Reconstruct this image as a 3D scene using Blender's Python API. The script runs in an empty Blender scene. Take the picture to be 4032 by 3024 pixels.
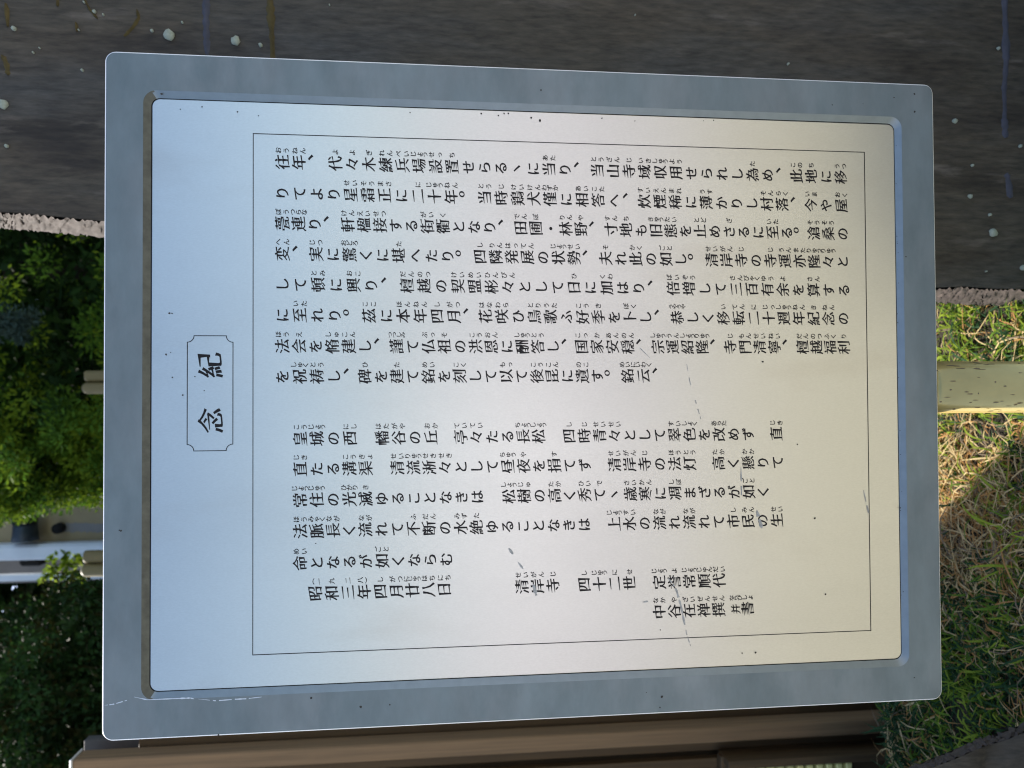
import bpy, bmesh, math, random
import numpy as np
from mathutils import Vector, Matrix

random.seed(7); rng = np.random.default_rng(7)
sc = bpy.context.scene
COL = sc.collection

# ---------------------------------------------------------------- camera
F_PX, CX, CY = 3028.0, 2016.0, 1512.0            # photograph is 4032 x 3024, taken with the phone on its side
CAM = Vector((0, 0, 1.05))
Xp = Vector((1.0, .0052, -.01825)).normalized()   # sign axes seen from the upright camera
Zp = Vector((-.0039, .994, .1066)); Zp = (Zp - Zp.dot(Xp) * Xp).normalized()
Yp = Zp.cross(Xp)
R_WC = Matrix((Xp, Yp, Zp)).transposed()          # world -> upright camera
R_CW = R_WC.transposed()
xu, yu, zu = (R_CW @ Vector(v) for v in ((1, 0, 0), (0, 1, 0), (0, 0, 1)))
cam = bpy.data.cameras.new('camera'); camo = bpy.data.objects.new('camera', cam); COL.objects.link(camo)
camo.matrix_world = Matrix.Translation(CAM) @ Matrix((-yu, xu, zu)).transposed().to_4x4()
cam.sensor_fit = 'HORIZONTAL'; cam.sensor_width = 36; cam.lens = F_PX / 4032 * 36
cam.clip_start = .01; cam.clip_end = 2000
cam.dof.use_dof = True; cam.dof.focus_distance = .83; cam.dof.aperture_fstop = 7.7
sc.camera = camo

def ray(px, py):
    return (R_CW @ Vector((CY - py, CX - px, -F_PX))).normalized()
def pix(px, py, Y):
    d = ray(px, py); return CAM + d * ((Y - CAM.y) / d.y)
def pixz(px, py, Z):
    d = ray(px, py); return CAM + d * ((Z - CAM.z) / d.z)

# ---------------------------------------------------------------- world, sun, exposure
SUN_EL, SUN_AZ = math.radians(48), math.radians(-41)
w = bpy.data.worlds.new('World'); sc.world = w; w.use_nodes = True
nt = w.node_tree
sky = nt.nodes.new('ShaderNodeTexSky'); sky.sky_type = 'NISHITA'; sky.sun_disc = False
sky.sun_elevation = SUN_EL; sky.sun_rotation = SUN_AZ; sky.air_density = 1.0; sky.dust_density = 1.2
nt.links.new(sky.outputs[0], nt.nodes['Background'].inputs[0])
nt.nodes['Background'].inputs[1].default_value = .15
sl = bpy.data.lights.new('sun', 'SUN'); sl.energy = 4.8; sl.angle = math.radians(.53); sl.color = (1, .93, .82)
so = bpy.data.objects.new('sun', sl); COL.objects.link(so)
sd = Vector((math.sin(SUN_AZ) * math.cos(SUN_EL), math.cos(SUN_AZ) * math.cos(SUN_EL), math.sin(SUN_EL)))
so.rotation_euler = sd.to_track_quat('Z', 'Y').to_euler(); so.location = (0, 0, 20)
sc.view_settings.view_transform = 'Standard'; sc.view_settings.look = 'None'
sc.view_settings.exposure = 0.8; sc.view_settings.gamma = 1; sc.view_settings.use_curve_mapping = False
sc.cycles.max_bounces = 8; sc.cycles.filter_width = 1.15

# ---------------------------------------------------------------- helpers
def tag(o, label=None, cat=None, group=None, kind=None):
    for k, v in (('label', label), ('category', cat), ('group', group), ('kind', kind)):
        if v: o[k] = v
    return o
def empty(name, loc, *a, **k):
    o = bpy.data.objects.new(name, None); COL.objects.link(o); o.location = loc; o.empty_display_size = .05
    return tag(o, *a, **k)
def obj(name, verts, faces, mats, parent=None, smooth=False, mi=None):
    me = bpy.data.meshes.new(name); me.from_pydata([tuple(v) for v in verts], [], [tuple(f) for f in faces])
    for m in (mats if isinstance(mats, (list, tuple)) else [mats]): me.materials.append(m)
    if mi is not None: me.polygons.foreach_set('material_index', np.asarray(mi, dtype=np.int32))
    if smooth: me.polygons.foreach_set('use_smooth', [True] * len(me.polygons))
    me.update()
    o = bpy.data.objects.new(name, me); COL.objects.link(o)
    if parent: o.parent = parent; o.location = (0, 0, 0); o.matrix_parent_inverse = Matrix.Translation(-wloc(parent))
    return o
def wloc(o):
    p = Vector(o.location)
    return p if o.type == 'EMPTY' else Vector((0, 0, 0))
def bulk(name, V, Fq, mats, mi=None, parent=None, smooth=False):
    """V (n,3) float array, Fq (m,k) index array"""
    me = bpy.data.meshes.new(name); n, m, k = len(V), len(Fq), Fq.shape[1]
    me.vertices.add(n); me.vertices.foreach_set('co', np.asarray(V, dtype=np.float32).ravel())
    me.loops.add(m * k); me.loops.foreach_set('vertex_index', np.asarray(Fq, dtype=np.int32).ravel())
    me.polygons.add(m); me.polygons.foreach_set('loop_start', np.arange(0, m * k, k, dtype=np.int32))
    for mm in (mats if isinstance(mats, (list, tuple)) else [mats]): me.materials.append(mm)
    if mi is not None: me.polygons.foreach_set('material_index', np.asarray(mi, dtype=np.int32))
    if smooth: me.polygons.foreach_set('use_smooth', [True] * m)
    me.update(calc_edges=True); me.validate()
    o = bpy.data.objects.new(name, me); COL.objects.link(o)
    if parent: o.parent = parent; o.matrix_parent_inverse = Matrix.Translation(-wloc(parent))
    return o
def box(name, x0, x1, y0, y1, z0, z1, m, parent=None, bev=.003):
    bm = bmesh.new(); bmesh.ops.create_cube(bm, size=1)
    bmesh.ops.scale(bm, vec=(abs(x1 - x0), abs(y1 - y0), abs(z1 - z0)), verts=bm.verts)
    bmesh.ops.translate(bm, vec=((x0 + x1) / 2, (y0 + y1) / 2, (z0 + z1) / 2), verts=bm.verts)
    if bev: bmesh.ops.bevel(bm, geom=bm.edges[:], offset=bev, segments=1, affect='EDGES')
    me = bpy.data.meshes.new(name); bm.to_mesh(me); bm.free(); me.materials.append(m)
    o = bpy.data.objects.new(name, me); COL.objects.link(o)
    if parent: o.parent = parent; o.matrix_parent_inverse = Matrix.Translation(-wloc(parent))
    return o
def lathe(name, p0, axis, prof, m, parent=None, n=32, smooth=True):
    """prof: list of (t along axis, radius)"""
    axis = Vector(axis).normalized(); a = axis.orthogonal().normalized(); b = axis.cross(a)
    V, Fc = [], []
    for t, r in prof:
        for k in range(n):
            th = 2 * math.pi * k / n
            V.append(Vector(p0) + axis * t + (a * math.cos(th) + b * math.sin(th)) * r)
    for i in range(len(prof) - 1):
        for k in range(n):
            k2 = (k + 1) % n
            Fc.append((i * n + k, i * n + k2, (i + 1) * n + k2, (i + 1) * n + k))
    Fc.append(tuple(range(n))[::-1]); Fc.append(tuple((len(prof) - 1) * n + k for k in range(n)))
    return obj(name, V, Fc, m, parent, smooth)

# ---------------------------------------------------------------- materials
def mat(name, col, rough=.6, metal=0, noise=None, bump=None, spec=None, trans=0, coat=0, mix2=None, nscale=(1, 1, 1)):
    """noise=(scale, amount of value variation), bump=(scale, strength, distance), mix2=(colour, scale, lo, hi)"""
    m = bpy.data.materials.new(name); m.use_nodes = True; t = m.node_tree; N = t.nodes; L = t.links
    b = N['Principled BSDF']; b.inputs['Roughness'].default_value = rough; b.inputs['Metallic'].default_value = metal
    if spec is not None: b.inputs['Specular IOR Level'].default_value = spec
    if coat: b.inputs['Coat Weight'].default_value = coat; b.inputs['Coat Roughness'].default_value = .25
    tc = N.new('ShaderNodeTexCoord'); mp = N.new('ShaderNodeMapping'); mp.inputs['Scale'].default_value = nscale
    L.new(tc.outputs['Object'], mp.inputs['Vector'])
    rgb = N.new('ShaderNodeRGB'); rgb.outputs[0].default_value = (*col, 1); out = rgb.outputs[0]
    def tex(scale, det=6, r=.6):
        n = N.new('ShaderNodeTexNoise'); n.inputs['Scale'].default_value = scale; n.inputs['Detail'].default_value = det
        n.inputs['Roughness'].default_value = r; L.new(mp.outputs[0], n.inputs['Vector']); return n
    if mix2:
        for (c2, s2, lo, hi) in (mix2 if isinstance(mix2, list) else [mix2]):
            n = tex(s2); mr = N.new('ShaderNodeMapRange'); mr.inputs[1].default_value = lo; mr.inputs[2].default_value = hi
            L.new(n.outputs[0], mr.inputs[0]); mx = N.new('ShaderNodeMix'); mx.data_type = 'RGBA'
            L.new(mr.outputs[0], mx.inputs[0]); L.new(out, mx.inputs[6]); mx.inputs[7].default_value = (*c2, 1); out = mx.outputs[2]
    if noise:
        n = tex(noise[0]); mr = N.new('ShaderNodeMapRange'); mr.inputs[1].default_value = .25; mr.inputs[2].default_value = .75
        mr.inputs[3].default_value = 1 - noise[1]; mr.inputs[4].default_value = 1 + noise[1]; L.new(n.outputs[0], mr.inputs[0])
        vm = N.new('ShaderNodeVectorMath'); vm.operation = 'SCALE'; L.new(out, vm.inputs[0]); L.new(mr.outputs[0], vm.inputs['Scale']); out = vm.outputs[0]
    L.new(out, b.inputs['Base Color'])
    if bump:
        n = tex(bump[0], 8, .65); bp = N.new('ShaderNodeBump'); bp.inputs['Strength'].default_value = bump[1]
        bp.inputs['Distance'].default_value = bump[2]; L.new(n.outputs[0], bp.inputs['Height']); L.new(bp.outputs[0], b.inputs['Normal'])
    if trans:
        tr = N.new('ShaderNodeBsdfTranslucent'); L.new(out, tr.inputs[0]); ms = N.new('ShaderNodeMixShader'); ms.inputs[0].default_value = trans
        L.new(b.outputs[0], ms.inputs[1]); L.new(tr.outputs[0], ms.inputs[2]); L.new(ms.outputs[0], N['Material Output'].inputs[0])
    return m

M = {}
M['lip'] = mat('polished_lip_metal', (.20, .245, .28), .42, .8, noise=(60, .1))
M['edge'] = mat('edge_metal_glint', (.9, .9, .9), .4, .2)  # near-white metal: the sun glint on the outer bevel is put into the colour
M['frame'] = mat('brushed_frame_metal', (.148, .190, .212), .5, .35, noise=(14, .16), bump=(40, .12, .001), nscale=(1, 1, 2.2), mix2=[((.185, .215, .235), 5, .45, .75), ((.115, .155, .175), 8, .5, .75)])
M['panel'] = mat('satin_silver_panel', (.545, .557, .55), .30, .95, noise=(900, .05), bump=(700, .08, .0004), nscale=(1, 1, .35), mix2=[((.49, .50, .495), 3.5, .45, .75), ((.50, .50, .485), 11, .55, .75)])
M['gap'] = mat('dark_dirty_gap', (.02, .017, .014), .9)
M['lip_brown'] = mat('brown_grey_lip', (.088, .092, .078), .8, noise=(90, .35))
M['ink'] = mat('black_print', (.008, .007, .009), .5, spec=.25)
M['scuff'] = mat('grey_scuff', (.33, .34, .34), .6, .3, noise=(300, .35))
M['scratch'] = mat('pale_scratch', (.55, .62, .72), .5, .2)
M['speck'] = mat('dark_speck', (.03, .027, .025), .8)
M['post'] = mat('beige_gloss_paint', (.60, .46, .17), .22, .3, noise=(30, .08))
M['chip'] = mat('brown_paint_chip', (.16, .125, .075), .8, noise=(200, .3))
M['stone'] = mat('dark_weathered_stone', (.056, .049, .037), .75, noise=(150, .55), bump=(80, .7, .005), nscale=(1, 1, .2),
                 mix2=[((.098, .076, .050), 6, .46, .72), ((.048, .051, .052), 5, .48, .7), ((.024, .020, .016), 12, .5, .68), ((.11, .095, .08), 26, .6, .72)])
M['stone_side'] = mat('broken_pink_granite', (.080, .064, .056), .9, noise=(50, .3), bump=(60, .6, .004), nscale=(1, 1, .25),
                      mix2=((.085, .066, .06), 30, .48, .62))
M['lichen'] = mat('pale_green_lichen', (.31, .35, .29), .9, noise=(300, .15), bump=(400, .5, .002))
M['ochre'] = mat('ochre_line_tint', (.075, .058, .020), .95, noise=(70, .4), bump=(120, .5, .003))
M['bluish'] = mat('blue_grey_line_tint', (.052, .056, .078), .8, noise=(50, .35), bump=(90, .4, .003))
M['soil'] = mat('dark_soil', (.045, .034, .024), .95, noise=(9, .4), bump=(40, .8, .02), mix2=((.02, .016, .01), 14, .45, .6))
M['gravel'] = mat('pale_gravel', (.47, .43, .30), .9, noise=(60, .3), bump=(90, .8, .01))
M['concrete'] = mat('pale_concrete', (.43, .408, .42), .9, noise=(3, .12), bump=(70, .4, .004))
M['wall'] = mat('tan_render', (.40, .31, .18), .85, noise=(3, .12), bump=(60, .2, .004))
M['reflection_white'] = mat('white_reflection_board', (.88, .85, .86), .6, noise=(3, .04))
M['cream'] = mat('cream_plaster', (.60, .56, .575), .8, noise=(2, .06), bump=(50, .2, .004))
M['white'] = mat('white_paint', (.80, .83, .88), .5, noise=(8, .06))
M['greywall'] = mat('grey_render', (.28, .26, .25), .85, noise=(4, .15))
M['darkblue'] = mat('dark_blue_plastic', (.03, .042, .055), .45)
M['black'] = mat('black_void', (.006, .006, .006), .9)
M['gutter'] = mat('blue_grey_pipe', (.22, .3, .36), .5)
M['fence_dark'] = mat('dark_brown_board', (.10, .058, .022), .7, noise=(90, .35), bump=(120, .4, .002), nscale=(1, 1, .03))
M['fence_light'] = mat('mid_brown_board', (.25, .15, .070), .65, noise=(90, .28), bump=(120, .4, .002), nscale=(1, 1, .03))
M['fence_grey'] = mat('grey_board', (.07, .065, .06), .8, noise=(40, .2))
M['slat'] = mat('yellow_slat', (.9, .8, .3), .5)
M['bamboo'] = mat('beige_pole', (.17, .135, .050), .6, noise=(12, .1))
M['bark'] = mat('dark_bark', (.05, .037, .025), .9, noise=(20, .4), bump=(30, .8, .02), nscale=(1, 1, .3))
def leaf(n, c, tr=.35): return mat(n, c, .7, 0, noise=(2.5, .25), trans=tr, spec=.12)
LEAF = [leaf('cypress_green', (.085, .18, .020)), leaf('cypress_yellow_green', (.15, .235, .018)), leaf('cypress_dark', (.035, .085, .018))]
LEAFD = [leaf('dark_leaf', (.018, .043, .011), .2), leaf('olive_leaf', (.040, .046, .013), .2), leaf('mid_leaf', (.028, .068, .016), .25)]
LEAFB = [leaf('blue_green_leaf', (.05, .085, .07), .2)]
GR = [leaf('grass_light', (.32, .42, .05), .5), leaf('grass_mid', (.13, .23, .03), .45), leaf('grass_dark', (.03, .075, .03), .3),
      leaf('straw_pale', (.70, .54, .28), .4), leaf('straw_brown', (.46, .25, .09), .3), leaf('straw_grey', (.20, .155, .105), .2)]

# ---------------------------------------------------------------- ground
def gz(x, y):
    if y < 1.62: z = 0.012 * math.sin(x * 5 + y * 3)
    else: z = 0.012 * math.sin(x * 5 + y * 3) * max(0, 1 - (y - 1.62)) - .42 * min(1, ((y - 1.62) / .35)) ** 1.4 if y < 1.97 else -.42
    return z if y > .45 else 0.0
xs = [-300, -60, -15, -5, -3] + list(np.arange(-2, 2.01, .08)) + [3, 5, 15, 60, 300]
ys = [-300, -60, -15, -6, -3, -1, 0] + list(np.arange(.3, 2.4, .06)) + [3, 5, 10, 20, 60, 300]
V = [(x, y, gz(x, y)) for y in ys for x in xs]
n = len(xs); Fc = [(j * n + i, j * n + i + 1, (j + 1) * n + i + 1, (j + 1) * n + i) for j in range(len(ys) - 1) for i in range(n - 1)]
tag(obj('ground', V, Fc, M['soil'], smooth=True), kind='structure')
V = [(-12, -1.35, .006), (12, -1.35, .006), (12, .42, .006), (-12, .42, .006)]
tag(obj('added_gravel', V, [(0, 1, 2, 3)], M['gravel']), kind='structure')  # out of view, added as warm ground for the panel to reflect

V = [(-12, -4.45, .006), (12, -4.45, .006), (12, -1.35, .006), (-12, -1.35, .006)]
tag(obj('added_paving', V, [(0, 1, 2, 3)], M['concrete']), kind='structure')  # out of view, added as neutral ground for the panel to reflect
# ---------------------------------------------------------------- sign
S = CAM + R_CW @ (Vector((-.00888, -.03912, -.91422)) * .9)     # centre of the sign's front
W, H = .697, .900
root = empty('information_sign', (S.x, S.y, 0), 'grey metal framed sign with silver panel of black Japanese text on a beige post', 'sign')
def rrect(x0, x1, z0, z1, r, n=8):
    P = []
    for cx, cz, a0 in ((x1 - r, z1 - r, 0), (x0 + r, z1 - r, 90), (x0 + r, z0 + r, 180), (x1 - r, z0 + r, 270)):
        for k in range(n + 1):
            a = math.radians(a0 + 90 * k / n); P.append((cx + r * math.cos(a), cz + r * math.sin(a)))
    return P
def bridge(name, loops, m, parent, cap0=False, cap1=False, smooth=False, mi=None):
    n = len(loops[0][0]); V = [(x, y, z) for (P, y) in loops for (x, z) in P]; Fc, MI = [], []
    for i in range(len(loops) - 1):
        for k in range(n):
            k2 = (k + 1) % n; Fc.append((i * n + k, i * n + k2, (i + 1) * n + k2, (i + 1) * n + k)); MI.append(mi[i] if mi else 0)
    if cap0: Fc.append(tuple(range(n))); MI.append(0)
    if cap1: Fc.append(tuple((len(loops) - 1) * n + k for k in range(n))); MI.append(mi[-1] if mi else 0)
    o = obj(name, V, Fc, m, parent, smooth, MI)
    bm = bmesh.new(); bm.from_mesh(o.data); bmesh.ops.recalc_face_normals(bm, faces=bm.faces); bm.to_mesh(o.data); bm.free()
    return o
Y0 = S.y
def plate(px, py, Y=None):
    p = pix(px, py, Y0 + .002 if Y is None else Y); return p.x, p.z
pc = [plate(*q) for q in ((599, 394), (3520, 485), (3549, 2592), (591, 2724))]
px1 = (pc[0][0] + pc[1][0]) / 2; px0 = (pc[2][0] + pc[3][0]) / 2; pz1 = (pc[0][1] + pc[3][1]) / 2; pz0 = (pc[1][1] + pc[2][1]) / 2
x0, x1, z0, z1 = S.x - W / 2, S.x + W / 2, S.z - H / 2, S.z + H / 2
TH = .026
g = .0012
Ls = [(rrect(x0, x1, z0, z1, .011), Y0 + TH), (rrect(x0, x1, z0, z1, .011), Y0 + .0028)]
for k in range(1, 9):
    a = math.radians(90 * k / 8); e = .0028 * (1 - math.cos(a)); Ls.append((rrect(x0 + e, x1 - e, z0 + e, z1 - e, .011 - e), Y0 + .0028 - .0028 * math.sin(a)))
sw = .0068
Ls += [(rrect(px0 - g - sw, px1 + g + sw, pz0 - g - sw, pz1 + g + sw, .013), Y0),
       (rrect(px0 - g - sw * .8, px1 + g + sw * .8, pz0 - g - sw * .8, pz1 + g + sw * .8, .012), Y0 + .0007),
       (rrect(px0 - g, px1 + g, pz0 - g, pz1 + g, .0085), Y0 + .0034),
       (rrect(px0 - g, px1 + g, pz0 - g, pz1 + g, .0085), Y0 + .0085)]
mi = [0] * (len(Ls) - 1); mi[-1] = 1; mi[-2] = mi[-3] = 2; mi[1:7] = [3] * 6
frame = bridge('frame', Ls, [M['frame'], M['gap'], M['lip'], M['edge'], M['lip_brown']], root, cap0=True, cap1=True, mi=mi)
for p in frame.data.polygons:                                      # faces of the upper lip take a duller brown-grey
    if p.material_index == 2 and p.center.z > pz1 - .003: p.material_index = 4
# panel with a softly rounded rim
e1 = .0007
P3 = [(rrect(px0, px1, pz0, pz1, .008), Y0 + .008), (rrect(px0, px1, pz0, pz1, .008), Y0 + .002 + e1),
      (rrect(px0 + e1 * .3, px1 - e1 * .3, pz0 + e1 * .3, pz1 - e1 * .3, .0078), Y0 + .002 + e1 * .3),
      (rrect(px0 + e1, px1 - e1, pz0 + e1, pz1 - e1, .0073), Y0 + .002)]
panel = bridge('panel', P3, M['panel'], root, cap1=True)
YT = Y0 + .002 - .00025                                            # sheet of the print
def tpos(px, py): return plate(px, py, YT)

# glyphs ------------------------------------------------------------
_gc = {}
def glyph(ch):
    if ch in _gc: return _gc[ch]
    c = bpy.data.curves.new('glyph', 'FONT'); c.body = ch; c.size = 1; c.resolution_u = 3
    o = bpy.data.objects.new('glyph', c); COL.objects.link(o); bpy.context.view_layer.update()
    me = o.to_mesh(); V = np.array([(v.co.x, v.co.y) for v in me.vertices]); Fs = [tuple(p.vertices) for p in me.polygons]
    o.to_mesh_clear(); bpy.data.objects.remove(o); bpy.data.curves.remove(c)
    # brush-like stroke contrast: thin the horizontal strokes, swell the upright ones
    cnt = {}
    for f in Fs:
        for i in range(len(f)):
            a, b = f[i], f[(i + 1) % len(f)]; k = (min(a, b), max(a, b)); cnt.setdefault(k, []).append((a, b, f))
    nrm = {}
    for k, l in cnt.items():
        if len(l) == 1:
            a, b, f = l[0]; d = V[b] - V[a]; L = np.hypot(*d)
            if L < 1e-6: continue
            nn = np.array([d[1], -d[0]]) / L; mid = V[list(f)].mean(0)
            if np.dot(nn, V[a] - mid) < 0: nn = -nn
            dd = d / L                                             # heavy end: right of level and right-falling strokes, top of the others
            if abs(dd[1]) < .35 or dd[0] * dd[1] < -.15: hv = 1 if dd[0] > 0 else -1
            else: hv = 1 if dd[1] > 0 else -1
            tp = .016 * min(1, L / .25) if L > .1 else 0
            for v, sg in ((a, -1), (b, 1)): nrm.setdefault(v, []).append((nn, L, tp * sg * hv))
    kana = 0x3040 <= ord(ch[0]) <= 0x30ff
    V2 = V.copy()
    for v, l in nrm.items():
        d = np.zeros(2)
        l = sorted(l, key=lambda q: -q[1])[:2]
        for nn, L, tp in l:
            t = ((.023 - .027 * nn[1] ** 2) if not kana else (.020 - .010 * nn[1] ** 2)) + tp
            d += nn * t
        if len(l) == 2 and abs(np.dot(l[0][0], l[1][0])) > .8: d *= .5
        V2[v] += d
    V = V2
    if len(V):
        if ch in '、。・ヽ': c0 = (V.max(0) + V.min(0)) / 2
        else: c0 = np.array([.5, .38])
        V = V - c0
        if not kana: V[:, 1] += .10 * V[:, 0]                     # horizontals climb to the right
        else: V[:, 1] += .05 * V[:, 0]
        if ch in '（）': V = np.stack([V[:, 1], -V[:, 0]], 1) if False else np.stack([V[:, 1] * 1, -V[:, 0]], 1)
    _gc[ch] = (V, Fs); return _gc[ch]
class Ink:
    def __init__(s): s.V = []; s.F = []
    def add(s, ch, x, z, em, sx=1, sz=1):
        V, Fs = glyph(ch); b = len(s.V)
        for q in V: s.V.append((x + q[0] * em * sx, YT, z + q[1] * em * sz))
        for f in Fs: s.F.append(tuple(b + i for i in f))
    def build(s, name, parent): return obj(name, s.V, s.F, M['ink'], parent)
A = lambda v: 1000 + v / 1.8433
B = lambda v: 2200 + v / 1.8433
EM, REM = .0158, .0067
def parse(t):
    out = []; i = 0
    while i < len(t):
        ch = t[i]; r = ''
        if i + 1 < len(t) and t[i + 1] == '[': j = t.index(']', i); r = t[i + 2:j]; i = j
        out.append((ch, r)); i += 1
    return out
def column(ref, segs):
    """ref: pixel at the column's middle line; segs: (pixel x of first, of last character, text with readings)"""
    ink = Ink(); X = tpos(*ref)[0]
    for xa, xb, t in segs:
        items = parse(t); chars = [c for c in items if c[0] not in '、。']
        Za = tpos(xa, ref[1])[1]; Zb = tpos(xb, ref[1])[1]; nchar = len(chars)
        pitch = (Za - Zb) / (nchar - 1) if nchar > 1 else EM * 1.13
        k = 0
        for ch, r in items:
            if ch in '、。':
                ink.add(ch, X + EM * (.36 if ch == '、' else .2), z - pitch * (.72 if ch == '、' else .66), EM * 1.25); continue
            z = Za - k * pitch; k += 1
            kana = 0x3040 <= ord(ch) <= 0x30ff
            small = .72 if ch == '并' else 1
            ink.add(ch, X, z, EM * (.93 if kana else 1.0) * small)
            if r:
                n = len(r); p = {1: 0, 2: .48, 3: .35, 4: .27, 5: .24}[min(n, 5)] * pitch; sq = min(1, p / REM * 1.12) if n > 1 else 1
                sq = max(sq, .55)
                for q, rc in enumerate(r):
                    ink.add(rc, X + .0122, z + (n - 1) * p / 2 - q * p, REM, 1, sq)
    return ink.build('text_column', panel)
COLS = [
 ((1111, 638), [(A(205), A(325), '往[おう]年[ねん]、'), (A(590), B(45), '代[よ]々[よ]木[ぎ]練[れん]兵[ぺい]場[じょう]設[せっ]置[ち]せらるヽに当[あた]り、'),
   (B(280), B(1515), '当[とう]山[ざん]寺[じ]域[いき]収[しゅう]用[よう]せられし為[た]め、'), (B(1725), B(2045), '此[この]地[ち]に移[うつ]')]),
 ((1111, 760), [(A(205), A(1430), 'りてより星[せい]霜[そう]正[まさ]に二[に]十[じゅう]年[ねん]。'), (A(1675), B(400), '当[とう]時[じ]鶏[けい]犬[けん]僅[わずか]に相[あい]答[こた]へ、'),
   (B(620), B(1620), '炊[すい]煙[えん]稀[まれ]に薄[うす]かりし村[そん]落[らく]、'), (B(1830), B(2050), '今[いま]や屋[おく]')]),
 ((1111, 880), [(A(205), A(440), '甍[ぼう]連[つらな]り、'), (A(680), A(1710), '軒[けん]楹[えい]接[せつ]する街[がい]衢[く]となり、'),
   (A(1935), B(160), '田[でん]圃[ぽ]・林[りん]野[や]、'), (B(380), B(1655), '寸[すん]地[ち]も旧[きゅう]態[たい]を止[とど]めさ[ざ]るに至[いた]る。'), (B(1850), B(2060), '滄[そう]桑[そう]の')]),
 ((1111, 999), [(A(205), A(205), '変[へん]、'), (A(450), A(1405), '実[じつ]に驚[おどろ]くに堪[た]へたり。'), (A(1640), B(110), '四[し]隣[りん]発[はっ]展[てん]の状[じょう]勢[せい]、'),
   (B(340), B(885), '夫[そ]れ此[かく]の如[ごと]し。'), (B(1110), B(2060), '清[せい]岸[がん]寺[じ]の寺[じ]運[うん]亦[また]隆[りゅう]々[りゅう]と')]),
 ((1111, 1120), [(A(205), A(850), 'して頓[とみ]に興[おこ]り、'), (A(1110), B(580), '檀[だん]越[のつ]の契[けい]盟[めい]彬[ひん]々[ぴん]として日[ひ]に加[くわ]はり、'),
   (B(830), B(2070), '倍[ばい]増[ぞう]して三[さん]百[びゃく]有[ゆう]余[よ]を算[さん]する')]),
 ((1111, 1241), [(A(205), A(585), 'に至[いた]れり。'), (A(835), A(1450), '茲[ここ]に本[ほん]年[ねん]四[し]月[がつ]、'), (A(1680), B(630), '花[はな]咲[わら]ひ鳥[とり]歌[うた]ふ好[こう]季[き]を卜[ぼく]し、'),
   (B(860), B(2065), '恭[うやうや]しく移[い]転[てん]二[に]十[じっ]週[しゅう]年[ねん]紀[き]念[ねん]の')]),
 ((1111, 1363), [(A(205), A(805), '法[ほう]会[え]を脩[しゅ]建[こん]し、'), (A(1035), A(2170), '謹[つつしみ]て仏[ぶっ]祖[そ]の洪[こう]恩[おん]に酬[しゅう]答[とう]し、'),
   (B(165), B(500), '国[こっ]家[か]安[あん]穏[のん]、'), (B(720), B(1040), '宗[しゅう]運[うん]紹[しょう]隆[りゅう]、'), (B(1245), B(1565), '寺[じ]門[もん]清[せい]寧[ねい]、'), (B(1770), B(2070), '檀[だん]越[のつ]福[ふく]利[り]')]),
 ((1111, 1483), [(A(205), A(580), 'を祝[しゅく]祷[とう]し、'), (A(805), B(280), '碑[ひ]を建[た]て銘[めい]を刻[こく]して以[もっ]て後[こう]昆[こん]に遺[のこ]す。'), (B(500), B(615), '銘[めいに]云[いわく]、')]),
 ((1182, 1728), [(A(335), A(695), '皇[こう]城[じょう]の西[にし]'), (A(930), A(1285), '幡[はた]谷[がや]の丘[おか]'), (A(1500), A(2065), '亭[てい]々[てい]たる長[ちょう]松[しょう]'),
   (B(75), B(1375), '四[し]時[じ]青[せい]々[せい]として翠[すい]色[しょく]を改[あらた]めず'), (B(1580), B(1580), '直[じき]')]),
 ((1182, 1848), [(A(335), A(810), '直[じき]たる溝[こう]渠[きょ]'), (A(1040), B(190), '清[せい]流[りゅう]淅[せき]々[せき]として昼[ちゅう]夜[や]を捐[す]てず'),
   (B(405), B(950), '清[せい]岸[がん]寺[じ]の法[ほう]灯[とう]'), (B(1160), B(1590), '高[たか]く懸[かか]りて')]),
 ((1182, 1970), [(A(335), A(1620), '常[じょう]住[じゅう]の光[ひかり]滅[き]ゆることなきは'), (A(1850), B(405), '松[しょう]樹[じゅ]の高[たか]く秀[ひい]て[で]ヽ'),
   (B(520), B(1485), '歳[さい]寒[かん]に凋[しぼ]まざるが如[ごと]く')]),
 ((1182, 2092), [(A(335), B(185), '法[ほう]脈[みゃく]長[なが]く流[なが]れて不[ふ]断[だん]の水[みず]絶[た]ゆることなきは'), (B(405), B(1585), '上[じょう]水[すい]の流[なが]れ流[なが]れて市[し]民[みん]の生[せい]')]),
 ((1182, 2218), [(A(335), A(1395), '命[めい]となるが如[ごと]くならむ')]),
 ((1239, 2337), [(A(445), A(1380), '昭[（一]和[九]三[二]年[八）]四[し]月[がつ]廿[にじゅう]八[はち]日[にち]')]), ((2055, 2310), [(A(1945), A(2170), '清[せい]岸[がん]寺[じ]')]),
 ((2300, 2302), [(B(185), B(515), '四[し]十[じゅう]二[に]世[せ]')]), ((2596, 2293), [(B(730), B(1165), '定[じょう]誉[よ]常[じょう]順[じゅん]代[だい]')]),
 ((2596, 2409), [(B(730), B(1160), '中[なか]谷[や]在[ざい]禅[ぜん]撰[せん]'), (B(1285), B(1370), '并[ならび]書[しょ]')]),
]
for r_, s_ in COLS: column(r_, s_)
for ch, q in (('紀', (827, 1438)), ('念', (830, 1656))):
    ti = Ink(); x, z = tpos(*q); ti.add(ch, x, z, .0268); ti.build('title_character', panel)
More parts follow.
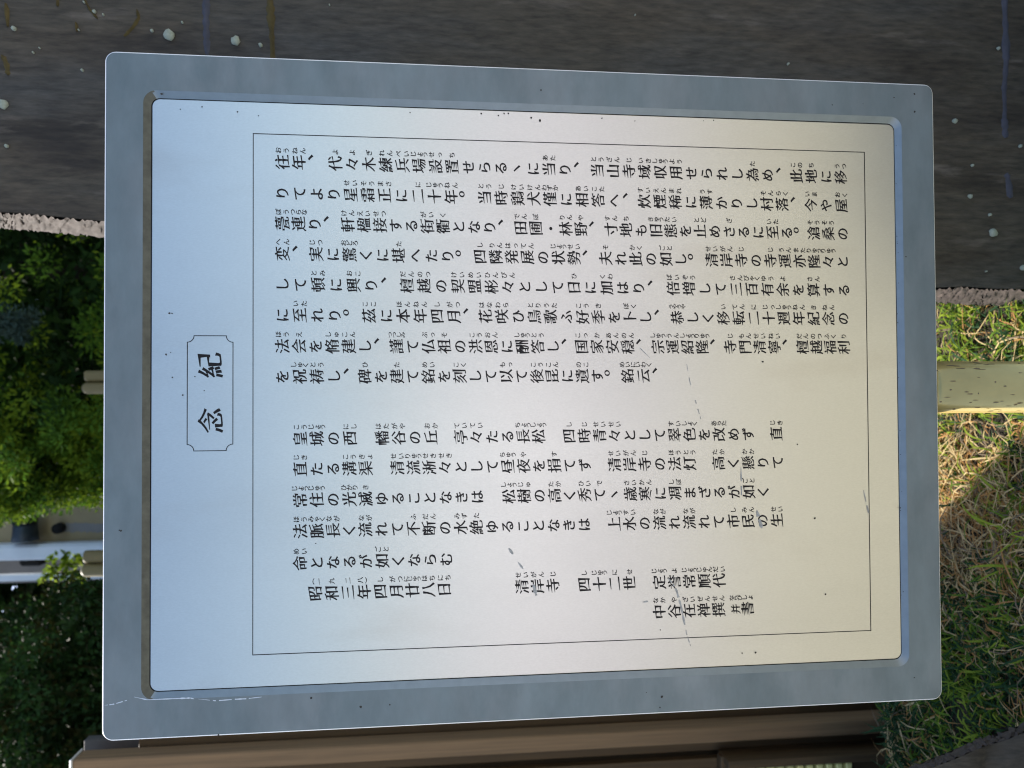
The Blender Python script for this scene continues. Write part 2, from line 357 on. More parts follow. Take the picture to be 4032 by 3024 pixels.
def line_loop(name, P, wd, parent):
    """closed hairline through P (x,z)"""
    V, Fc = [], []; n = len(P)
    for i in range(n):
        a, b, c = Vector(P[i - 1]), Vector(P[i]), Vector(P[(i + 1) % n])
        d1 = (b - a).normalized(); d2 = (c - b).normalized(); n1 = Vector((-d1.y, d1.x)); n2 = Vector((-d2.y, d2.x))
        m = (n1 + n2); m = m / max(.3, m.dot(n1)) if m.length > 1e-4 else n1
        for s in (-.5, .5): V.append((b.x + m.x * wd * s, YT, b.y + m.y * wd * s))
    for i in range(n): j = (i + 1) % n; Fc.append((2 * i, 2 * j, 2 * j + 1, 2 * i + 1))
    return obj(name, V, Fc, M['ink'], parent)
c4 = [tpos(*q) for q in ((997, 527), (3403, 598), (3430, 2481), (995, 2581))]
bx1 = (c4[0][0] + c4[1][0]) / 2; bx0 = (c4[2][0] + c4[3][0]) / 2; bz1 = (c4[0][1] + c4[3][1]) / 2; bz0 = (c4[1][1] + c4[2][1]) / 2
line_loop('text_border', [(bx1, bz1), (bx0, bz1), (bx0, bz0), (bx1, bz0)], .0008, panel)
t4 = [tpos(*q) for q in ((737, 1322), (917, 1322), (917, 1775), (737, 1775))]
tx1 = (t4[0][0] + t4[1][0]) / 2; tx0 = (t4[2][0] + t4[3][0]) / 2; tz1 = (t4[0][1] + t4[3][1]) / 2; tz0 = (t4[1][1] + t4[2][1]) / 2
r = .0066; PL = []
for cx, cz, a0 in ((tx1, tz1, 270), (tx0, tz1, 360), (tx0, tz0, 90), (tx1, tz0, 180)):
    for k in range(9):
        a = math.radians(a0 - 90 * k / 8); PL.append((cx + r * math.cos(a), cz + r * math.sin(a)))
line_loop('title_border', PL, .0008, panel)
# wear: flakes, scuffs and scratches
def blob(V, Fc, x, z, r, y, el=1, ang=0, n=7):
    b = len(V); V.append((x, y, z))
    for k in range(n):
        a = 2 * math.pi * k / n; rr = r * random.uniform(.6, 1.15); u, v = rr * math.cos(a) * el, rr * math.sin(a)
        V.append((x + u * math.cos(ang) - v * math.sin(ang), y, z + u * math.sin(ang) + v * math.cos(ang)))
    for k in range(n): Fc.append((b, b + 1 + k, b + 1 + (k + 1) % n))
V, Fc = [], []
for px_, py_, rr in [(710, 430, 5), (795, 421, 6), (935, 440, 6), (1018, 456, 5), (1615, 443, 6), (1895, 447, 8), (1962, 455, 6), (1985, 447, 7), (2092, 463, 8), (2126, 474, 10), (2002, 446, 7),
                     (2370, 466, 7), (2500, 476, 5), (2810, 474, 5), (2770, 476, 4), (666, 1233, 8), (677, 1234, 5), (654, 1396, 8), (672, 1388, 5), (679, 1486, 6), (720, 1555, 7), (804, 1538, 5), (767, 1483, 5),
                     (3250, 2340, 8), (3208, 2040, 8), (3140, 1750, 7), (3003, 1424, 8), (1243, 2140, 5), (2975, 2570, 8), (2922, 2572, 6), (2600, 2480, 5)]:
    x, z = tpos(px_, py_); blob(V, Fc, x, z, rr * .00015, YT - .0001)
tag(obj('specks', V, Fc, M['speck'], panel), kind='stuff')
V, Fc = [], []
for px_, py_, rr in [(636, 370, 8), (3600, 370, 9), (3602, 440, 9), (3520, 384, 6), (3277, 413, 5), (3398, 409, 4), (3567, 1011, 6), (1420, 2783, 11), (1535, 2775, 6), (1225, 2748, 8), (2607, 2743, 11), (2598, 2785, 7), (2130, 355, 7),
                     (477, 2090, 7), (470, 2088, 6), (3600, 2668, 6), (860, 2895, 9), (3545, 2000, 6), (3556, 2330, 5), (2545, 2727, 4), (3700, 1680, 10), (3690, 1460, 7)]:
    p = pix(px_, py_, Y0 - .0002); blob(V, Fc, p.x, p.z, rr * .00015, Y0 - .0003)
for i in range(90):      # grime dots along the lower lip
    p = pix(random.uniform(3532, 3562), random.uniform(500, 2560), Y0); blob(V, Fc, p.x, p.z, random.uniform(1.5, 4) * .00015, Y0 - .0002 + .0025)
tag(obj('specks', V, Fc, M['speck'], frame), kind='stuff')
def streak(name, pts, wd, y, m, parent, gaps=0):
    V, Fc = [], []; pts = [Vector(p) for p in pts]; Q = []
    for a, b in zip(pts[:-1], pts[1:]):
        for k in range(6): Q.append(a.lerp(b, k / 6))
    Q.append(pts[-1])
    for i, q in enumerate(Q):
        d = (Q[min(i + 1, len(Q) - 1)] - Q[max(i - 1, 0)]).normalized(); nn = Vector((-d.y, d.x)); e = math.sin(math.pi * (i + .3) / (len(Q) + .3)) ** .5
        a_ = wd * e * random.uniform(.4, 1.2)
        V += [(q.x + nn.x * a_, y, q.y + nn.y * a_), (q.x - nn.x * a_, y, q.y - nn.y * a_)]
    for i in range(len(Q) - 1):
        if gaps and random.random() < gaps: continue
        Fc.append((2 * i, 2 * i + 2, 2 * i + 3, 2 * i + 1))
    return obj(name, V, Fc, m, parent)
fp = lambda a, b: tuple(pix(a, b, Y0).xz)
for pts, wd, gp in (([(412, 2777), (450, 2772), (500, 2757)], .0006, .3), ([(528, 2744), (580, 2755), (700, 2750), (750, 2748), (765, 2752)], .0007, 0),
                    ([(780, 2752), (850, 2759), (925, 2753), (970, 2751), (1030, 2744)], .0006, .35)):
    streak('scratch', [fp(*q) for q in pts], wd, Y0 - .0002, M['scratch'], frame, gp)
for pts, wd, gp in (([(2622, 2265), (2650, 2300), (2664, 2325), (2680, 2380), (2705, 2500), (2720, 2545)], .0012, .35), ([(2702, 1420), (2716, 1500), (2742, 1590), (2760, 1650)], .0007, .35),
                    ([(2003, 2158), (2020, 2182)], .0014, 0), ([(2040, 2214), (2060, 2240)], .0011, 0), ([(2918, 1840), (2920, 1950)], .0012, .3), ([(2980, 2010), (3000, 2080)], .0022, .4),
                    ([(2100, 2300), (2112, 2345)], .002, .3), ([(2530, 2371), (2552, 2368)], .001, 0), ([(3400, 1930), (3420, 2020)], .0009, .3), ([(2500, 1350), (2560, 1410)], .0004, .3)):
    streak('scuff', [tpos(*q) for q in pts], wd, YT - .00008, M['scuff'], panel, gp)
# post
pr = .0303; pcx = pix(3860, 1524, Y0 + .02).x; pcy = Y0 + TH / 2 + .012
post = lathe('post', (pcx, pcy, -.3), (0, 0, 1), [(0, pr), (z0 + .3 - .001, pr)], M['post'], root, 48)
lathe('post_stub', (pcx, Y0 + TH + .0195, z0 + .02), (0, 0, 1), [(0, .019), (.5, .019)], M['post'], root, 24)
V, Fc = [], []
def on_post(px_, py_):
    th = math.asin(max(-.97, min(.97, (1524 - py_) / 112))); zc = pix(px_, 1524, pcy - pr).z
    return th, zc
for i in range(70):
    th = math.radians(random.uniform(-78, 78)); zc = random.uniform(z0 - .16, z0 - .002); L_ = random.uniform(.001, .008); w_ = random.uniform(.0003, .0011) / pr
    if i % 3 == 0: th = math.radians(random.choice((-1, 1, 1)) * random.uniform(40, 75)); L_ *= 1.5
    b = len(V); Q = 5
    for k in range(Q):
        u = k / (Q - 1); e = math.sin(math.pi * (u * .8 + .1)) * random.uniform(.6, 1.2)
        for s in (-1, 1):
            a = th + s * w_ * e; V.append((pcx + (pr + .0003) * math.sin(a), pcy - (pr + .0003) * math.cos(a), zc + L_ * u))
    for k in range(Q - 1): Fc.append((b + 2 * k, b + 2 * k + 1, b + 2 * k + 3, b + 2 * k + 2))
tag(obj('paint_chips', V, Fc, M['chip'], post), kind='stuff')

# ---------------------------------------------------------------- stone monument (right of the sign)
YM = 1.15; YB = YM + .16
near = [(-900, 800), (-500, 822), (-200, 830), (0, 835), (60, 838), (150, 845), (270, 858), (400, 870), (800, 905), (1400, 955), (2000, 1005), (2600, 1060), (3200, 1102), (3690, 1132), (3800, 1128), (3900, 1136), (4032, 1138), (4300, 1160), (4700, 1200)]
far = [(-900, 860), (-500, 884), (-200, 892), (0, 898), (60, 902), (150, 911), (270, 921), (400, 934), (800, 965), (1400, 1012), (2000, 1060), (2600, 1112), (3200, 1155), (3690, 1190), (3800, 1198), (3900, 1200), (4032, 1203), (4300, 1215), (4700, 1240)]
def dens(L, Yv, k=14):
    out = []
    for a, b in zip(L[:-1], L[1:]):
        for i in range(k):
            u = i / k; out.append(pix(a[0] + (b[0] - a[0]) * u, a[1] + (b[1] - a[1]) * u, Yv))
    out.append(pix(*L[-1], Yv)); return out
NE, FE = dens(near, YM), dens(far, YB)
mon = empty('stone_monument', (NE[-1].x + .5, YM + .08, -.05), 'tall dark weathered stone slab with pale lichen spots and broken pinkish edge behind the sign', 'monument')
XR = 1.35; ns = len(NE); nc = 26
def fy(x, z):
    return .004 * math.sin(z * 9 + x * 3) + .006 * math.sin(x * 17) + .003 * math.sin(x * 41 + z * 5)
V, Fc = [], []
for i, p in enumerate(NE):
    for k in range(nc + 1):
        u = (k / nc) ** 1.2; x = p.x + (XR - p.x) * u; V.append((x, YM + (fy(x, p.z) if k else 0) + (0 if k != 1 else 0), p.z))
for i in range(ns - 1):
    for k in range(nc): a = i * (nc + 1) + k; Fc.append((a, a + 1, a + nc + 2, a + nc + 1))
obj('front_face', V, Fc, M['stone'], mon, smooth=True)
V, Fc = [], []; nd = 9
for i in range(ns):
    for k in range(nd + 1):
        u = k / nd; p = NE[i].lerp(FE[i], u)
        j = .0 if k in (0,) else .0022
        if k == 0: q = p + Vector((random.uniform(-.005, .001), -.001, 0))
        else: q = p + Vector((random.uniform(-j, j), random.uniform(-j, j), random.uniform(-j, j)))
        V.append(tuple(q))
for i in range(ns - 1):
    for k in range(nd): a = i * (nd + 1) + k; Fc.append((a + nd + 1, a + nd + 2, a + 1, a))
obj('side_face', V, Fc, M['stone_side'], mon, smooth=True)
zt, zb = NE[0].z, -.1
V = [(NE[0].x, YM, zt), (XR, YM, zt + .02), (XR, YB, zt + .02), (FE[0].x, YB, FE[0].z), (XR, YM, NE[-1].z), (XR, YB, FE[-1].z)]
V += [tuple(p) for p in FE]; k0 = 6
Fc = [(0, 1, 2, 3), (1, 4, 5, 2)] + [tuple([2] + [k0 + i for i in range(ns)] + [5])]
obj('back_and_top', V, Fc, M['stone'], mon)
for px_, py_, rr in [(60, 117, 9), (8, 408, 20), (314, 267, 6), (35, 580, 7), (375, 50, 7), (597, 119, 6), (663, 133, 22), (410, 62, 4), (718, 88, 4), (925, 154, 18), (1023, 171, 8), (336, 14, 4), (155, 188, 3), (312, 120, 3),
                     (3923, 195, 7), (3768, 472, 11), (3826, 652, 6), (3100, 255, 5), (3818, 774, 10), (3890, 848, 7), (3899, 920, 19), (4022, 573, 8), (4030, 1054, 12), (3885, 1068, 4), (1300, 30, 3), (2500, 60, 3), (128, 205, 4)]:
    p = pix(px_, py_, YM); V, Fc = [], []; r_ = rr / 3028 * 1.25 * .93; yy = YM + fy(p.x, p.z) - .004
    b = 0; n = 11; V.append((p.x, yy - .0002, p.z))
    for ring, (s, dy) in enumerate(((.9, .0), (1, .0035))):
        random.seed(px_)
        for k in range(n):
            a = 2 * math.pi * k / n; e = random.uniform(.78, 1.1) * r_ * s; V.append((p.x + e * math.cos(a), yy + dy, p.z + e * math.sin(a)))
    for k in range(n):
        k2 = (k + 1) % n; Fc += [(0, 1 + k, 1 + k2), (1 + k, 1 + n + k, 1 + n + k2, 1 + k2)]
    obj('lichen_spot', V, Fc, M['lichen'], mon, smooth=True)
random.seed(11)
def wall_line(name, pts, wpx, m, sub=10):
    V, Fc = [], []; Q = []
    pts = [Vector(p) for p in pts]
    for a, b in zip(pts[:-1], pts[1:]):
        for k in range(sub): Q.append(a.lerp(b, k / sub))
    Q.append(pts[-1])
    for i, q in enumerate(Q):
        d = (Q[min(i + 1, len(Q) - 1)] - Q[max(i - 1, 0)]).normalized(); nn = Vector((-d.y, d.x)); w_ = wpx / 2 * random.uniform(.7, 1.15)
        if i in (0, len(Q) - 1): w_ *= .4
        for s in (-1, 0, 1):
            r_ = pix(q.x + nn.x * w_ * s, q.y + nn.y * w_ * s, YM); V.append((r_.x, YM + fy(r_.x, r_.z) - (.0035 if s == 0 else -.001), r_.z))
    for i in range(len(Q) - 1):
        Fc += [(3 * i, 3 * i + 1, 3 * i + 4, 3 * i + 3), (3 * i + 1, 3 * i + 2, 3 * i + 5, 3 * i + 4)]
    return obj(name, V, Fc, m, mon, smooth=True)
wall_line('ochre_line', [(1066, -300), (1064, 0), (1068, 110), (1070, 260)], 34, M['ochre'])  # raised ochre and blue ribbons below hint at worn carved characters
wall_line('ochre_line', [(225, -160), (230, -20), (230, 30)], 20, M['ochre'], 6)
wall_line('ochre_line', [(330, -10), (355, 40), (385, 75)], 10, M['ochre'], 5)
wall_line('ochre_line', [(540, 40), (545, 70), (520, 105), (485, 138)], 16, M['ochre'], 5)
wall_line('ochre_line', [(300, 90), (302, 125)], 16, M['ochre'], 4)
wall_line('ochre_line', [(5, 215), (20, 250), (22, 290)], 34, M['ochre'], 4)
wall_line('ochre_line', [(30, 20), (35, 110)], 22, M['ochre'], 4)
wall_line('blue_line', [(815, -300), (812, 0), (810, 100), (808, 210)], 32, M['bluish'])
wall_line('blue_line', [(3948, -100), (3955, 150), (3968, 300), (3975, 420), (3968, 540)], 34, M['bluish'])
wall_line('blue_line', [(3970, 680), (3980, 730), (3980, 780)], 34, M['bluish'], 5)

# ---------------------------------------------------------------- second, low stone (left foreground)
rk = [(3560, 3075), (3671, 3022), (3760, 2990), (3860, 2945), (3900, 2932), (3960, 2915), (4032, 2885), (4200, 2830), (4400, 2780)]
YR = 1.12
E1 = dens(rk, YR, 8); E2 = dens([(a - 30, b - 24) for a, b in rk], YR + .07, 8)
rock = empty('low_dark_stone', (E1[-1].x - .3, YR, 0), 'low dark stone with a pale chipped upper rim in the grass left of the sign', 'rock')
nE = len(E1)
V, Fc = [], []
xl = E1[0].x - .35; zg = -.05
for i, p in enumerate(E1):
    for k in range(9):
        u = k / 8; V.append((p.x + (xl - p.x) * u, YR + .01 * math.sin(u * 9 + i * .2) * (k > 0), p.z + (.02 * u if k else 0)))
for i in range(nE - 1):
    for k in range(8): a = i * 9 + k; Fc.append((a, a + 9, a + 10, a + 1))
V2 = [(p.x, YR, zg) for p in E1]
obj('front_face', V, Fc, M['stone'], rock, smooth=True)
V, Fc = [], []
for i in range(nE):
    for k in range(6):
        u = k / 5; p = E1[i].lerp(E2[i], u); j = .0035
        V.append((p.x + random.uniform(-j, j), p.y + random.uniform(-j, j) * (k > 0), p.z + random.uniform(-j, j)))
for i in range(nE - 1):
    for k in range(5): a = i * 6 + k; Fc.append((a, a + 1, a + 7, a + 6))
obj('rim', V, Fc, M['stone_side'], rock)
V = [tuple(p) for p in E2] + [(xl, YR + .07, E2[0].z + .02), (xl, YR + .07, E2[-1].z)]
obj('back', V, [tuple(range(len(V)))], M['stone'], rock)
V = [(E1[0].x, YR, E1[0].z), (E2[0].x, YR + .07, E2[0].z), (xl, YR + .07, E2[0].z + .02), (xl, YR, E1[0].z + .02)]
obj('top', V, [(0, 1, 2, 3)], M['stone'], rock)

# ---------------------------------------------------------------- brown board fence (left)
YF = 2.08
def bx(y, x=2700, Y=YF): return pix(x, y, Y).x
fz = lambda x, Y=YF: pix(x, 2950, Y).z
fence = empty('board_fence', (bx(3100), YF, -.42), 'brown vertical board fence with a taller lighter corner post, left behind the sign', 'fence')
box('post', bx(2912), bx(2849), YF - .03, YF + .03, -.42, fz(306), M['fence_light'], fence, .004)
box('post_cap', bx(2912) - .004, bx(2849) + .004, YF - .034, YF + .034, fz(306), fz(296), M['white'], fence, .003)  # white cap: the highlight along the post's top rim is painted in
box('back_board', bx(2912), bx(2790, Y=YF + .1), YF + .09, YF + .12, -.42, fz(335, YF + .1), M['fence_grey'], fence)
box('board', bx(2847, Y=YF + .05), bx(2790, Y=YF + .05), YF + .04, YF + .06, -.42, fz(522), M['fence_dark'], fence, .002)
box('board', bx(2788, Y=YF + .05), bx(2730, Y=YF + .05), YF + .042, YF + .062, -.42, fz(522), M['fence_dark'], fence, .002)
edges = [(2914, 2974, .02, 'fence_dark'), (2990, 3050, .0, 'fence_dark'), (3056, 3118, -.02, 'fence_light'), (3124, 3184, .02, 'fence_dark'), (3190, 3250, 0, 'fence_dark'), (3256, 3318, -.02, 'fence_light'), (3324, 3384, .02, 'fence_dark'), (3390, 3450, 0, 'fence_dark'), (3456, 3518, -.02, 'fence_light'), (3524, 3584, .02, 'fence_dark')] + [(3590 + 200 * q + d0, 3650 + 200 * q + d0, dy0, m0) for q in range(10) for d0, dy0, m0 in ((0, 0, 'fence_dark'), (66, -.02, 'fence_light'), (134, .02, 'fence_dark'))]  # boards beyond the left margin are unseen, added to shade the grass
for a, b, dy, mm in edges:
    box('board', bx(b), bx(a), YF + dy, YF + dy + .022, -.42, fz(330), M[mm], fence, .002)
box('backing', bx(5580), bx(2914), YF + .07, YF + .085, -.42, fz(345), M['fence_dark'], fence, .002)
# slatted vent hung low on the fence
YV = 2.03
vent = empty('slatted_vent', (pix(3340, 3080, YV).x, YV, -.42), 'small vent with a column of pale yellow slats low on the brown fence', 'vent')
vx1 = pix(3150, 3006, YV).x; vx0 = vx1 - .16
for i in range(13):
    c = 3336 - i * 38; za, zb_ = pix(c + 12, 3010, YV).z, pix(c - 12, 3010, YV).z
    box('slat', vx0, vx1, YV - .012, YV + .012, za, zb_, M['slat'], vent, .003)
for s in (vx0 - .012, vx1 + .012):
    box('side_rail', s - .011, s + .011, YV - .015, YV + .06, -.40, pix(2860, 3010, YV).z, M['fence_dark'], vent, .002)
box('back_plate', vx0 - .02, vx1 + .02, YV + .02, YV + .05, -.42, pix(2850, 3010, YV).z, M['fence_dark'], vent, .002)

# ---------------------------------------------------------------- beige poles
def pole(px_top, ya, yb, Y, label, flat):
    a, b = pix(px_top, ya, Y), pix(px_top, yb, Y); r_ = abs(a.x - b.x) / 2; c = (a + b) / 2; zt = c.z
    o = empty('garden_pole', (c.x, Y, -.42), label, 'pole', 'beige poles in front of the trees')
    prof = [(0, r_), (zt + .42 - .012, r_)] + ([(zt + .42 - .002, r_ * .97), (zt + .42, r_ * .8)] if flat else [(zt + .42 - .006, r_ * .9), (zt + .42 + .004, r_ * .6), (zt + .42 + .009, r_ * .2)])
    s = lathe('shaft', (c.x, Y, -.42), (0, 0, 1), prof, M['bamboo'], o, 24)
    for zr in (zt - .12, zt - .5, zt - .9):
        lathe('node_ring', (c.x, Y, zr), (0, 0, 1), [(0, r_ + .0005), (.006, r_ + .003), (.012, r_ + .0005)], M['bamboo'], o, 24)
YPL = 3.4
pole(338, 1459, 1503, YPL, 'beige pole with a flat top, right one of the pair before the conifer', True)
pole(332, 1505, 1552, YPL, 'beige pole with a rounded top, left one of the pair before the conifer', False)
pole(334, 2167, 2216, YPL, 'beige pole beside the wide white column, right one of its pair', True)
pole(328, 2219, 2272, YPL, 'beige pole beside the narrow white post, left one of its pair', False)

# ---------------------------------------------------------------- building
YW = 6.6
bw = empty('tan_building', (pix(200, 2120, YW).x, YW, -.42), 'tan rendered building corner with white column, dark wall lamp and vent, seen between the trees', 'building')
X = lambda y, Y=YW: pix(200, y, Y).x
Zt = 5.3
box('wall', X(2190), X(1760), YW, YW + .3, -.42, Zt, M['wall'], bw, .01)
box('grey_wall', X(2330), X(2192), YW + .35, YW + .5, -.42, Zt, M['greywall'], bw, .01)
box('white_column', X(2190), X(2130), YW - .16, YW - .004, -.42, Zt, M['white'], bw, .02)
box('white_post', X(2285, YW - .1), X(2259, YW - .1), YW - .1, YW - .04, -.42, Zt, M['white'], bw, .006)
box('gutter', X(1974, YW - .1), X(1958, YW - .1), YW - .08, YW - .02, -.42, pix(60, 1960, YW).z, M['gutter'], bw, .008)
box('roof', X(2420), X(1700), YW - .35, YW + 1.2, Zt, Zt + .12, M['greywall'], bw, .01)
# wall lamp: a short dark cylinder lying across the wall with a cap
c0 = pix(100, 2128, YW - .14); c1 = pix(98, 2036, YW - .14); rl = 38 / 3028 * 6.9
lamp = lathe('wall_lamp', c0, (c1 - c0), [(0, rl * 1.12), (.05, rl * 1.05), ((c1 - c0).length - .05, rl * .96)], M['darkblue'], bw, 24)
lathe('lamp_cap', c1 - (c1 - c0).normalized() * .049, (c1 - c0), [(0, rl * 1.02), (.03, rl * 1.02), (.045, rl * .9)], M['black'], lamp, 24)
v0 = pix(237, 2078, YW - .01)
lathe('vent_hood', v0 + Vector((0, -.06, 0)), (0, 1, 0), [(0, .041), (.066, .043)], M['black'], bw, 24)
V = []; Fc = []
for i in range(24):
    a = pix(255 + i * 8, 2060 + random.uniform(-4, 4), YW - .003); b = pix(255 + i * 8, 2096 + random.uniform(-4, 4), YW - .003); V += [tuple(a), tuple(b)]
for i in range(23): Fc.append((2 * i, 2 * i + 1, 2 * i + 3, 2 * i + 2))
obj('soot_stain', V, Fc, M['greywall'], bw)
box('dark_bracket', pix(60, 2232, YW + .2).x, pix(60, 2196, YW + .2).x, YW + .2, YW + .34, pix(112, 2210, YW).z, pix(20, 2210, YW).z, M['black'], bw, .02)

# ---------------------------------------------------------------- trees
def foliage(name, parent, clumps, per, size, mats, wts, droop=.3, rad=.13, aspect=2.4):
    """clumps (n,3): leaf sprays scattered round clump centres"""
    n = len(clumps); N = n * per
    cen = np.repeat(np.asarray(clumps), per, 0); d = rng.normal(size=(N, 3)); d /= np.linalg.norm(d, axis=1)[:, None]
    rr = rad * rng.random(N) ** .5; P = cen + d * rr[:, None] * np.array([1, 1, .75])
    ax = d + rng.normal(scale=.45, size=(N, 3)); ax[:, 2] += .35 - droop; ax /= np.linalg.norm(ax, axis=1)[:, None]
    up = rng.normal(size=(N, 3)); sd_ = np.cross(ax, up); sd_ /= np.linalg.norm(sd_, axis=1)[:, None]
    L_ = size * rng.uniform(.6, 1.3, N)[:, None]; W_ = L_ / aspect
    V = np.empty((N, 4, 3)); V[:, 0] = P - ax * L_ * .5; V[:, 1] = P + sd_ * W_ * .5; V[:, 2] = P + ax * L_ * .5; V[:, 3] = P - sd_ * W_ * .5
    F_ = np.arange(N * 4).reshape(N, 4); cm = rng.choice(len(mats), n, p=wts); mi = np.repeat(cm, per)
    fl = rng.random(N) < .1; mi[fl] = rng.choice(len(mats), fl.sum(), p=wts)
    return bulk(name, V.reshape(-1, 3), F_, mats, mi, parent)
def trunk(parent, x, y, z0_, z1_, r_, lean=(0, 0), limbs=6):
    V, Fc = [], []
    def tube(p0, p1, ra, rb, n=10, seg=6, wob=.03):
        b = len(V); d = (p1 - p0); a_ = d.orthogonal().normalized(); c_ = d.normalized().cross(a_)
        for s in range(seg + 1):
            u = s / seg; c = p0 + d * u + Vector((random.uniform(-wob, wob), random.uniform(-wob, wob), 0)) * (0 < s < seg); rad = ra + (rb - ra) * u
            for k in range(n): t = 2 * math.pi * k / n; V.append(c + (a_ * math.cos(t) + c_ * math.sin(t)) * rad)
        for s in range(seg):
            for k in range(n): k2 = (k + 1) % n; Fc.append((b + s * n + k, b + s * n + k2, b + (s + 1) * n + k2, b + (s + 1) * n + k))
    top = Vector((x + lean[0], y + lean[1], z1_)); base = Vector((x, y, z0_)); tube(base, top, r_, r_ * .25)
    for i in range(limbs):
        u = .25 + .65 * i / limbs; p = base.lerp(top, u); a = i * 2.4
        tube(p, p + Vector((math.cos(a), math.sin(a), .5)) * (.9 - u * .5), r_ * .4 * (1 - u * .5), r_ * .08, 6, 4)
    return obj('trunk', V, Fc, M['bark'], parent, smooth=True)
def crown_pts(n, c, rad, fn=None, shell=.55):
    out = []
    while len(out) < n:
        d = rng.normal(size=3); d /= np.linalg.norm(d); r_ = shell + (1 - shell) * rng.random() ** .7
        r_ *= 1 + .16 * math.sin(d[0] * 7 + d[2] * 5) + .12 * math.sin(d[1] * 9 + d[2] * 8 + 1)
        p = np.array(c) + d * r_ * np.array(rad)
        if fn is None or fn(p): out.append(p)
    return out
# conifer straight behind the sign, its left side leaning out over the building
con = empty('cypress_tree', (.75, 4.6, -.42), 'dense green cypress directly behind the sign with its left edge lit by the sun', 'tree')
trunk(con, .75, 4.6, -.42, 4.2, .13)
def cfn(p):   # left outline of the crown as seen in the photograph
    zz = p[2]; lim = pix(0, 2010, p[1]).x + (3.2 - zz) * .33; return p[0] > lim + .1
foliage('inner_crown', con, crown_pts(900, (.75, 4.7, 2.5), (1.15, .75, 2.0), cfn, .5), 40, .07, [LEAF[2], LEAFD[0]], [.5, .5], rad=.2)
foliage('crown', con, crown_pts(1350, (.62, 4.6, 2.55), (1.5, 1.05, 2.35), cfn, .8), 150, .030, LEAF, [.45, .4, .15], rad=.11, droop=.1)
edge = []
while len(edge) < 420:
    qx = random.uniform(-260, 640); lim = 2022 - qx * .17; qy = lim - abs(random.gauss(0, 1)) * 190
    edge.append(tuple(pix(qx, qy, random.uniform(4.05, 4.7))))
foliage('outer_sprays', con, edge, 110, .030, LEAF, [.4, .5, .1], rad=.085, droop=.1)
foliage('bluish_spray', con, [tuple(pix(random.uniform(-60, 95), random.uniform(1205, 1345), 3.62 + random.uniform(-.05, .1))) for _ in range(22)] + [tuple(pix(random.uniform(90, 165), random.uniform(1240, 1275), 3.62)) for _ in range(4)],
        60, .03, LEAFB, [1], rad=.045, aspect=3.2)
# dark evergreen on the left
ev = empty('dark_evergreen', (-2.0, 4.9, -.42), 'dark shaded broadleaf evergreen left of the white post, above the brown fence', 'tree')
trunk(ev, -2.0, 4.9, -.42, 3.2, .12)
def efn(p): return p[0] < pix(100, 2300, p[1]).x + .02
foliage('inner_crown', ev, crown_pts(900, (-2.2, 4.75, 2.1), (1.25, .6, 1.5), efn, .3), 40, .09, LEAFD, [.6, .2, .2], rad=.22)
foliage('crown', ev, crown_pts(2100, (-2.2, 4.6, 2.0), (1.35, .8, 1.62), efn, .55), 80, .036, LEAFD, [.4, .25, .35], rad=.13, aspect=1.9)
# sapling sprig before the white posts
sp = pix(205, 2225, 5.2)
sap = empty('sapling', (sp.x, 5.2, -.42), 'thin sapling with a sunlit pale green tip in front of the white posts', 'plant')
trunk(sap, sp.x, 5.2, -.42, sp.z, .012, limbs=2)
foliage('leaves', sap, [tuple(sp + Vector((random.uniform(-.07, .07), random.uniform(-.08, .08), random.uniform(-.14, .03)))) for _ in range(9)] + [tuple(pix(random.uniform(150, 330), random.uniform(2240, 2275), 5.2)) for _ in range(8)],
        16, .045, [LEAF[1], GR[0]], [.5, .5], rad=.045, aspect=1.8)
# background trees closing off the sky
for i, (x, y, h, rx, lab) in enumerate([(2.4, 8.6, 6.4, 1.9, 'tall dark tree farthest right beyond the cypress'), (-.2, 9.4, 7.0, 2.0, 'tall dark tree beyond the tan building roof'),
                                        (-2.9, 8.7, 6.8, 2.0, 'tall dark tree behind the dark evergreen'), (-5.6, 7.2, 6.2, 2.0, 'tall dark tree at the far left beyond the fence')]):
    t = empty('background_tree', (x, y, -.42), lab, 'tree', 'trees closing the background')
    trunk(t, x, y, -.42, h * .85, .18)
    foliage('crown', t, crown_pts(2600, (x, y, h * .52), (rx, 1.1, h * .5), None, .3), 26, .13, LEAFD, [.45, .2, .35], rad=.26, aspect=1.7)

# ---------------------------------------------------------------- unseen wall and white board, added for the sign to mirror
gwl = empty('reflection_wall', (0, -4.4, 0), 'added cream wall out of view, there for the sign panel to reflect', 'wall')
box('wall_body', -7, 7, -4.6, -4.4, -.02, 1.12, M['cream'], gwl, .01)
box('reflection_board', -1.35, .15, -4.4, -4.37, .03, 1.08, M['reflection_white'], gwl, .01)  # added bright board, unseen, giving the panel its central sheen
box('coping', -7.05, 7.05, -4.66, -4.34, 1.12, 1.19, M['greywall'], gwl, .01)

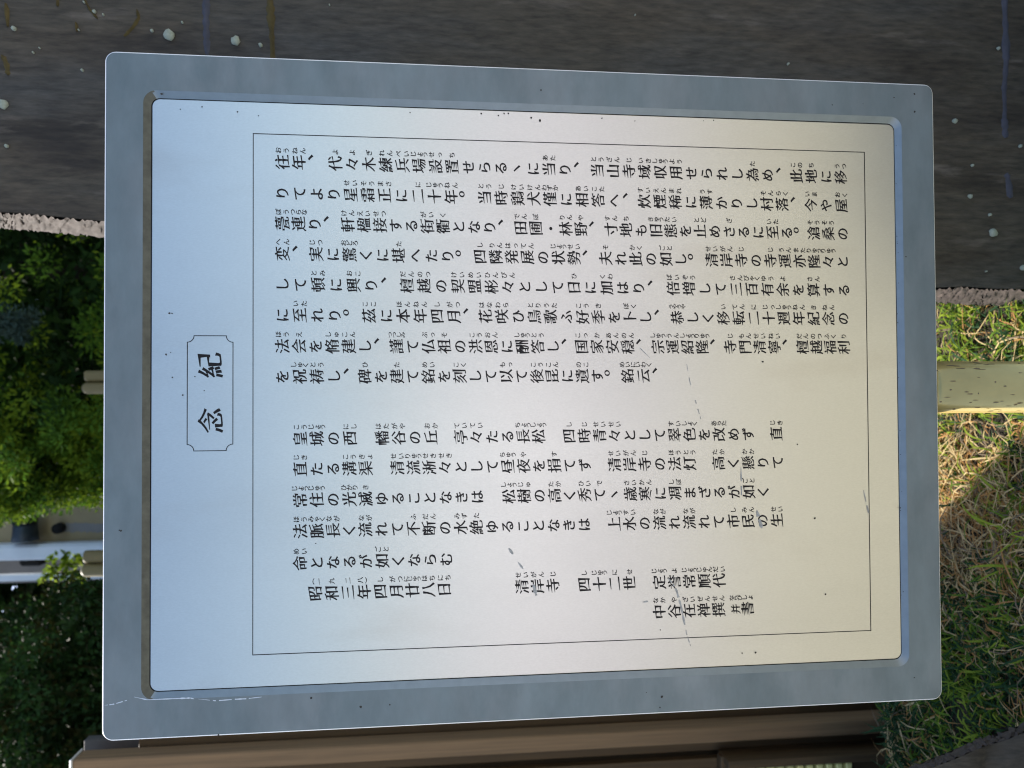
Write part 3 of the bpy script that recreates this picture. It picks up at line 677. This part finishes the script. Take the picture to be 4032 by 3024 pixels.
# ---------------------------------------------------------------- grass
def blades(name, N, xr, yr, prob, mats, Lr, Wr, lay, curl, kindlab):
    x = rng.uniform(*xr, N); y = rng.uniform(*yr, N)
    pt = np.sin(x * 19 + 2.2 * np.sin(y * 13 + 1)) * np.sin(y * 21 + 2 * np.sin(x * 15))
    keep = rng.random(N) < prob(x, y) * np.clip(.62 + .75 * pt, .1, 1); x, y = x[keep], y[keep]; n = len(x)
    zg_ = np.array([gz(a, b) for a, b in zip(x, y)]) - .004
    cl = np.sin(x * 53 + 2 * np.sin(y * 31)) * np.sin(y * 47 + 2 * np.sin(x * 37))
    th = rng.uniform(0, 2 * np.pi, n); L_ = rng.uniform(*Lr, n) * (1 + cl * .45); Wd = rng.uniform(*Wr, n); ly = rng.uniform(*lay, n)
    el = np.radians(88 * (1 - ly)); dth = rng.normal(0, curl, n); de = -rng.uniform(.15, .75, n) * (.6 + curl)
    c = np.stack([x, y, zg_ + rng.uniform(0, .028, n) * (ly > .75) + .012 * np.maximum(cl, 0)], 1); V = np.empty((n, 9, 3)); S = 4
    for s_ in range(S + 1):
        wk = (.7, 1, .95, .65, 0)[s_]; Sd = np.stack([-np.sin(th), np.cos(th), .35 * np.sin(th * 3)], 1)
        if s_ < S: V[:, 2 * s_] = c - Sd * (Wd * wk / 2)[:, None]; V[:, 2 * s_ + 1] = c + Sd * (Wd * wk / 2)[:, None]
        else: V[:, 8] = c
        d = np.stack([np.cos(th) * np.cos(el), np.sin(th) * np.cos(el), np.sin(el)], 1)
        c = c + d * (L_ / S)[:, None]; c[:, 2] = np.maximum(c[:, 2], zg_ + .004); th = th + dth; el = el + de
    b = (np.arange(n) * 9)[:, None]
    F_ = np.concatenate([b + np.array([0, 1, 3, 2]), b + np.array([2, 3, 5, 4]), b + np.array([4, 5, 7, 6]), b + np.array([6, 7, 8, 8])])
    mi = np.tile(mats[1](x, y, n), 4)
    fs = F_.tolist(); q = 3 * n
    for k in range(q, 4 * n): fs[k] = fs[k][:3]
    return tag(obj(name, V.reshape(-1, 3), fs, mats[0], None, False, mi), kindlab, 'grass', kind='stuff')
fld = lambda x, y: .5 + .25 * np.sin(x * 11 + 3 * np.sin(y * 7)) + .25 * np.sin(y * 15 + x * 6)
def straw_p(x, y):
    core = np.exp(-((x + .22) / .17) ** 2) * .8; return np.clip(core + .30 * fld(x, y) * (x < .3), 0, 1)
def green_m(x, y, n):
    r_ = rng.random(n) + (fld(x, y) - .5) * .6 + .38 * (x < -.3); return np.where(r_ < .45, 0, np.where(r_ < .8, 1, 2))  # darker greens on the left: the fence's shade is mixed into the colour
def straw_m(x, y, n): return 3 + rng.choice(3, n, p=[.5, .3, .2])
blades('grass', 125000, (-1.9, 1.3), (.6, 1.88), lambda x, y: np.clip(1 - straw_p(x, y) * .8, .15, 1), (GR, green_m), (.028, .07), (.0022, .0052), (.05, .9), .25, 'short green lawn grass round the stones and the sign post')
blades('dead_grass', 85000, (-1.3, .5), (.9, 1.86), lambda x, y: straw_p(x, y), (GR, straw_m), (.03, .10), (.0012, .0034), (.6, 1.0), .45, 'matted dry straw-coloured grass below the sign')
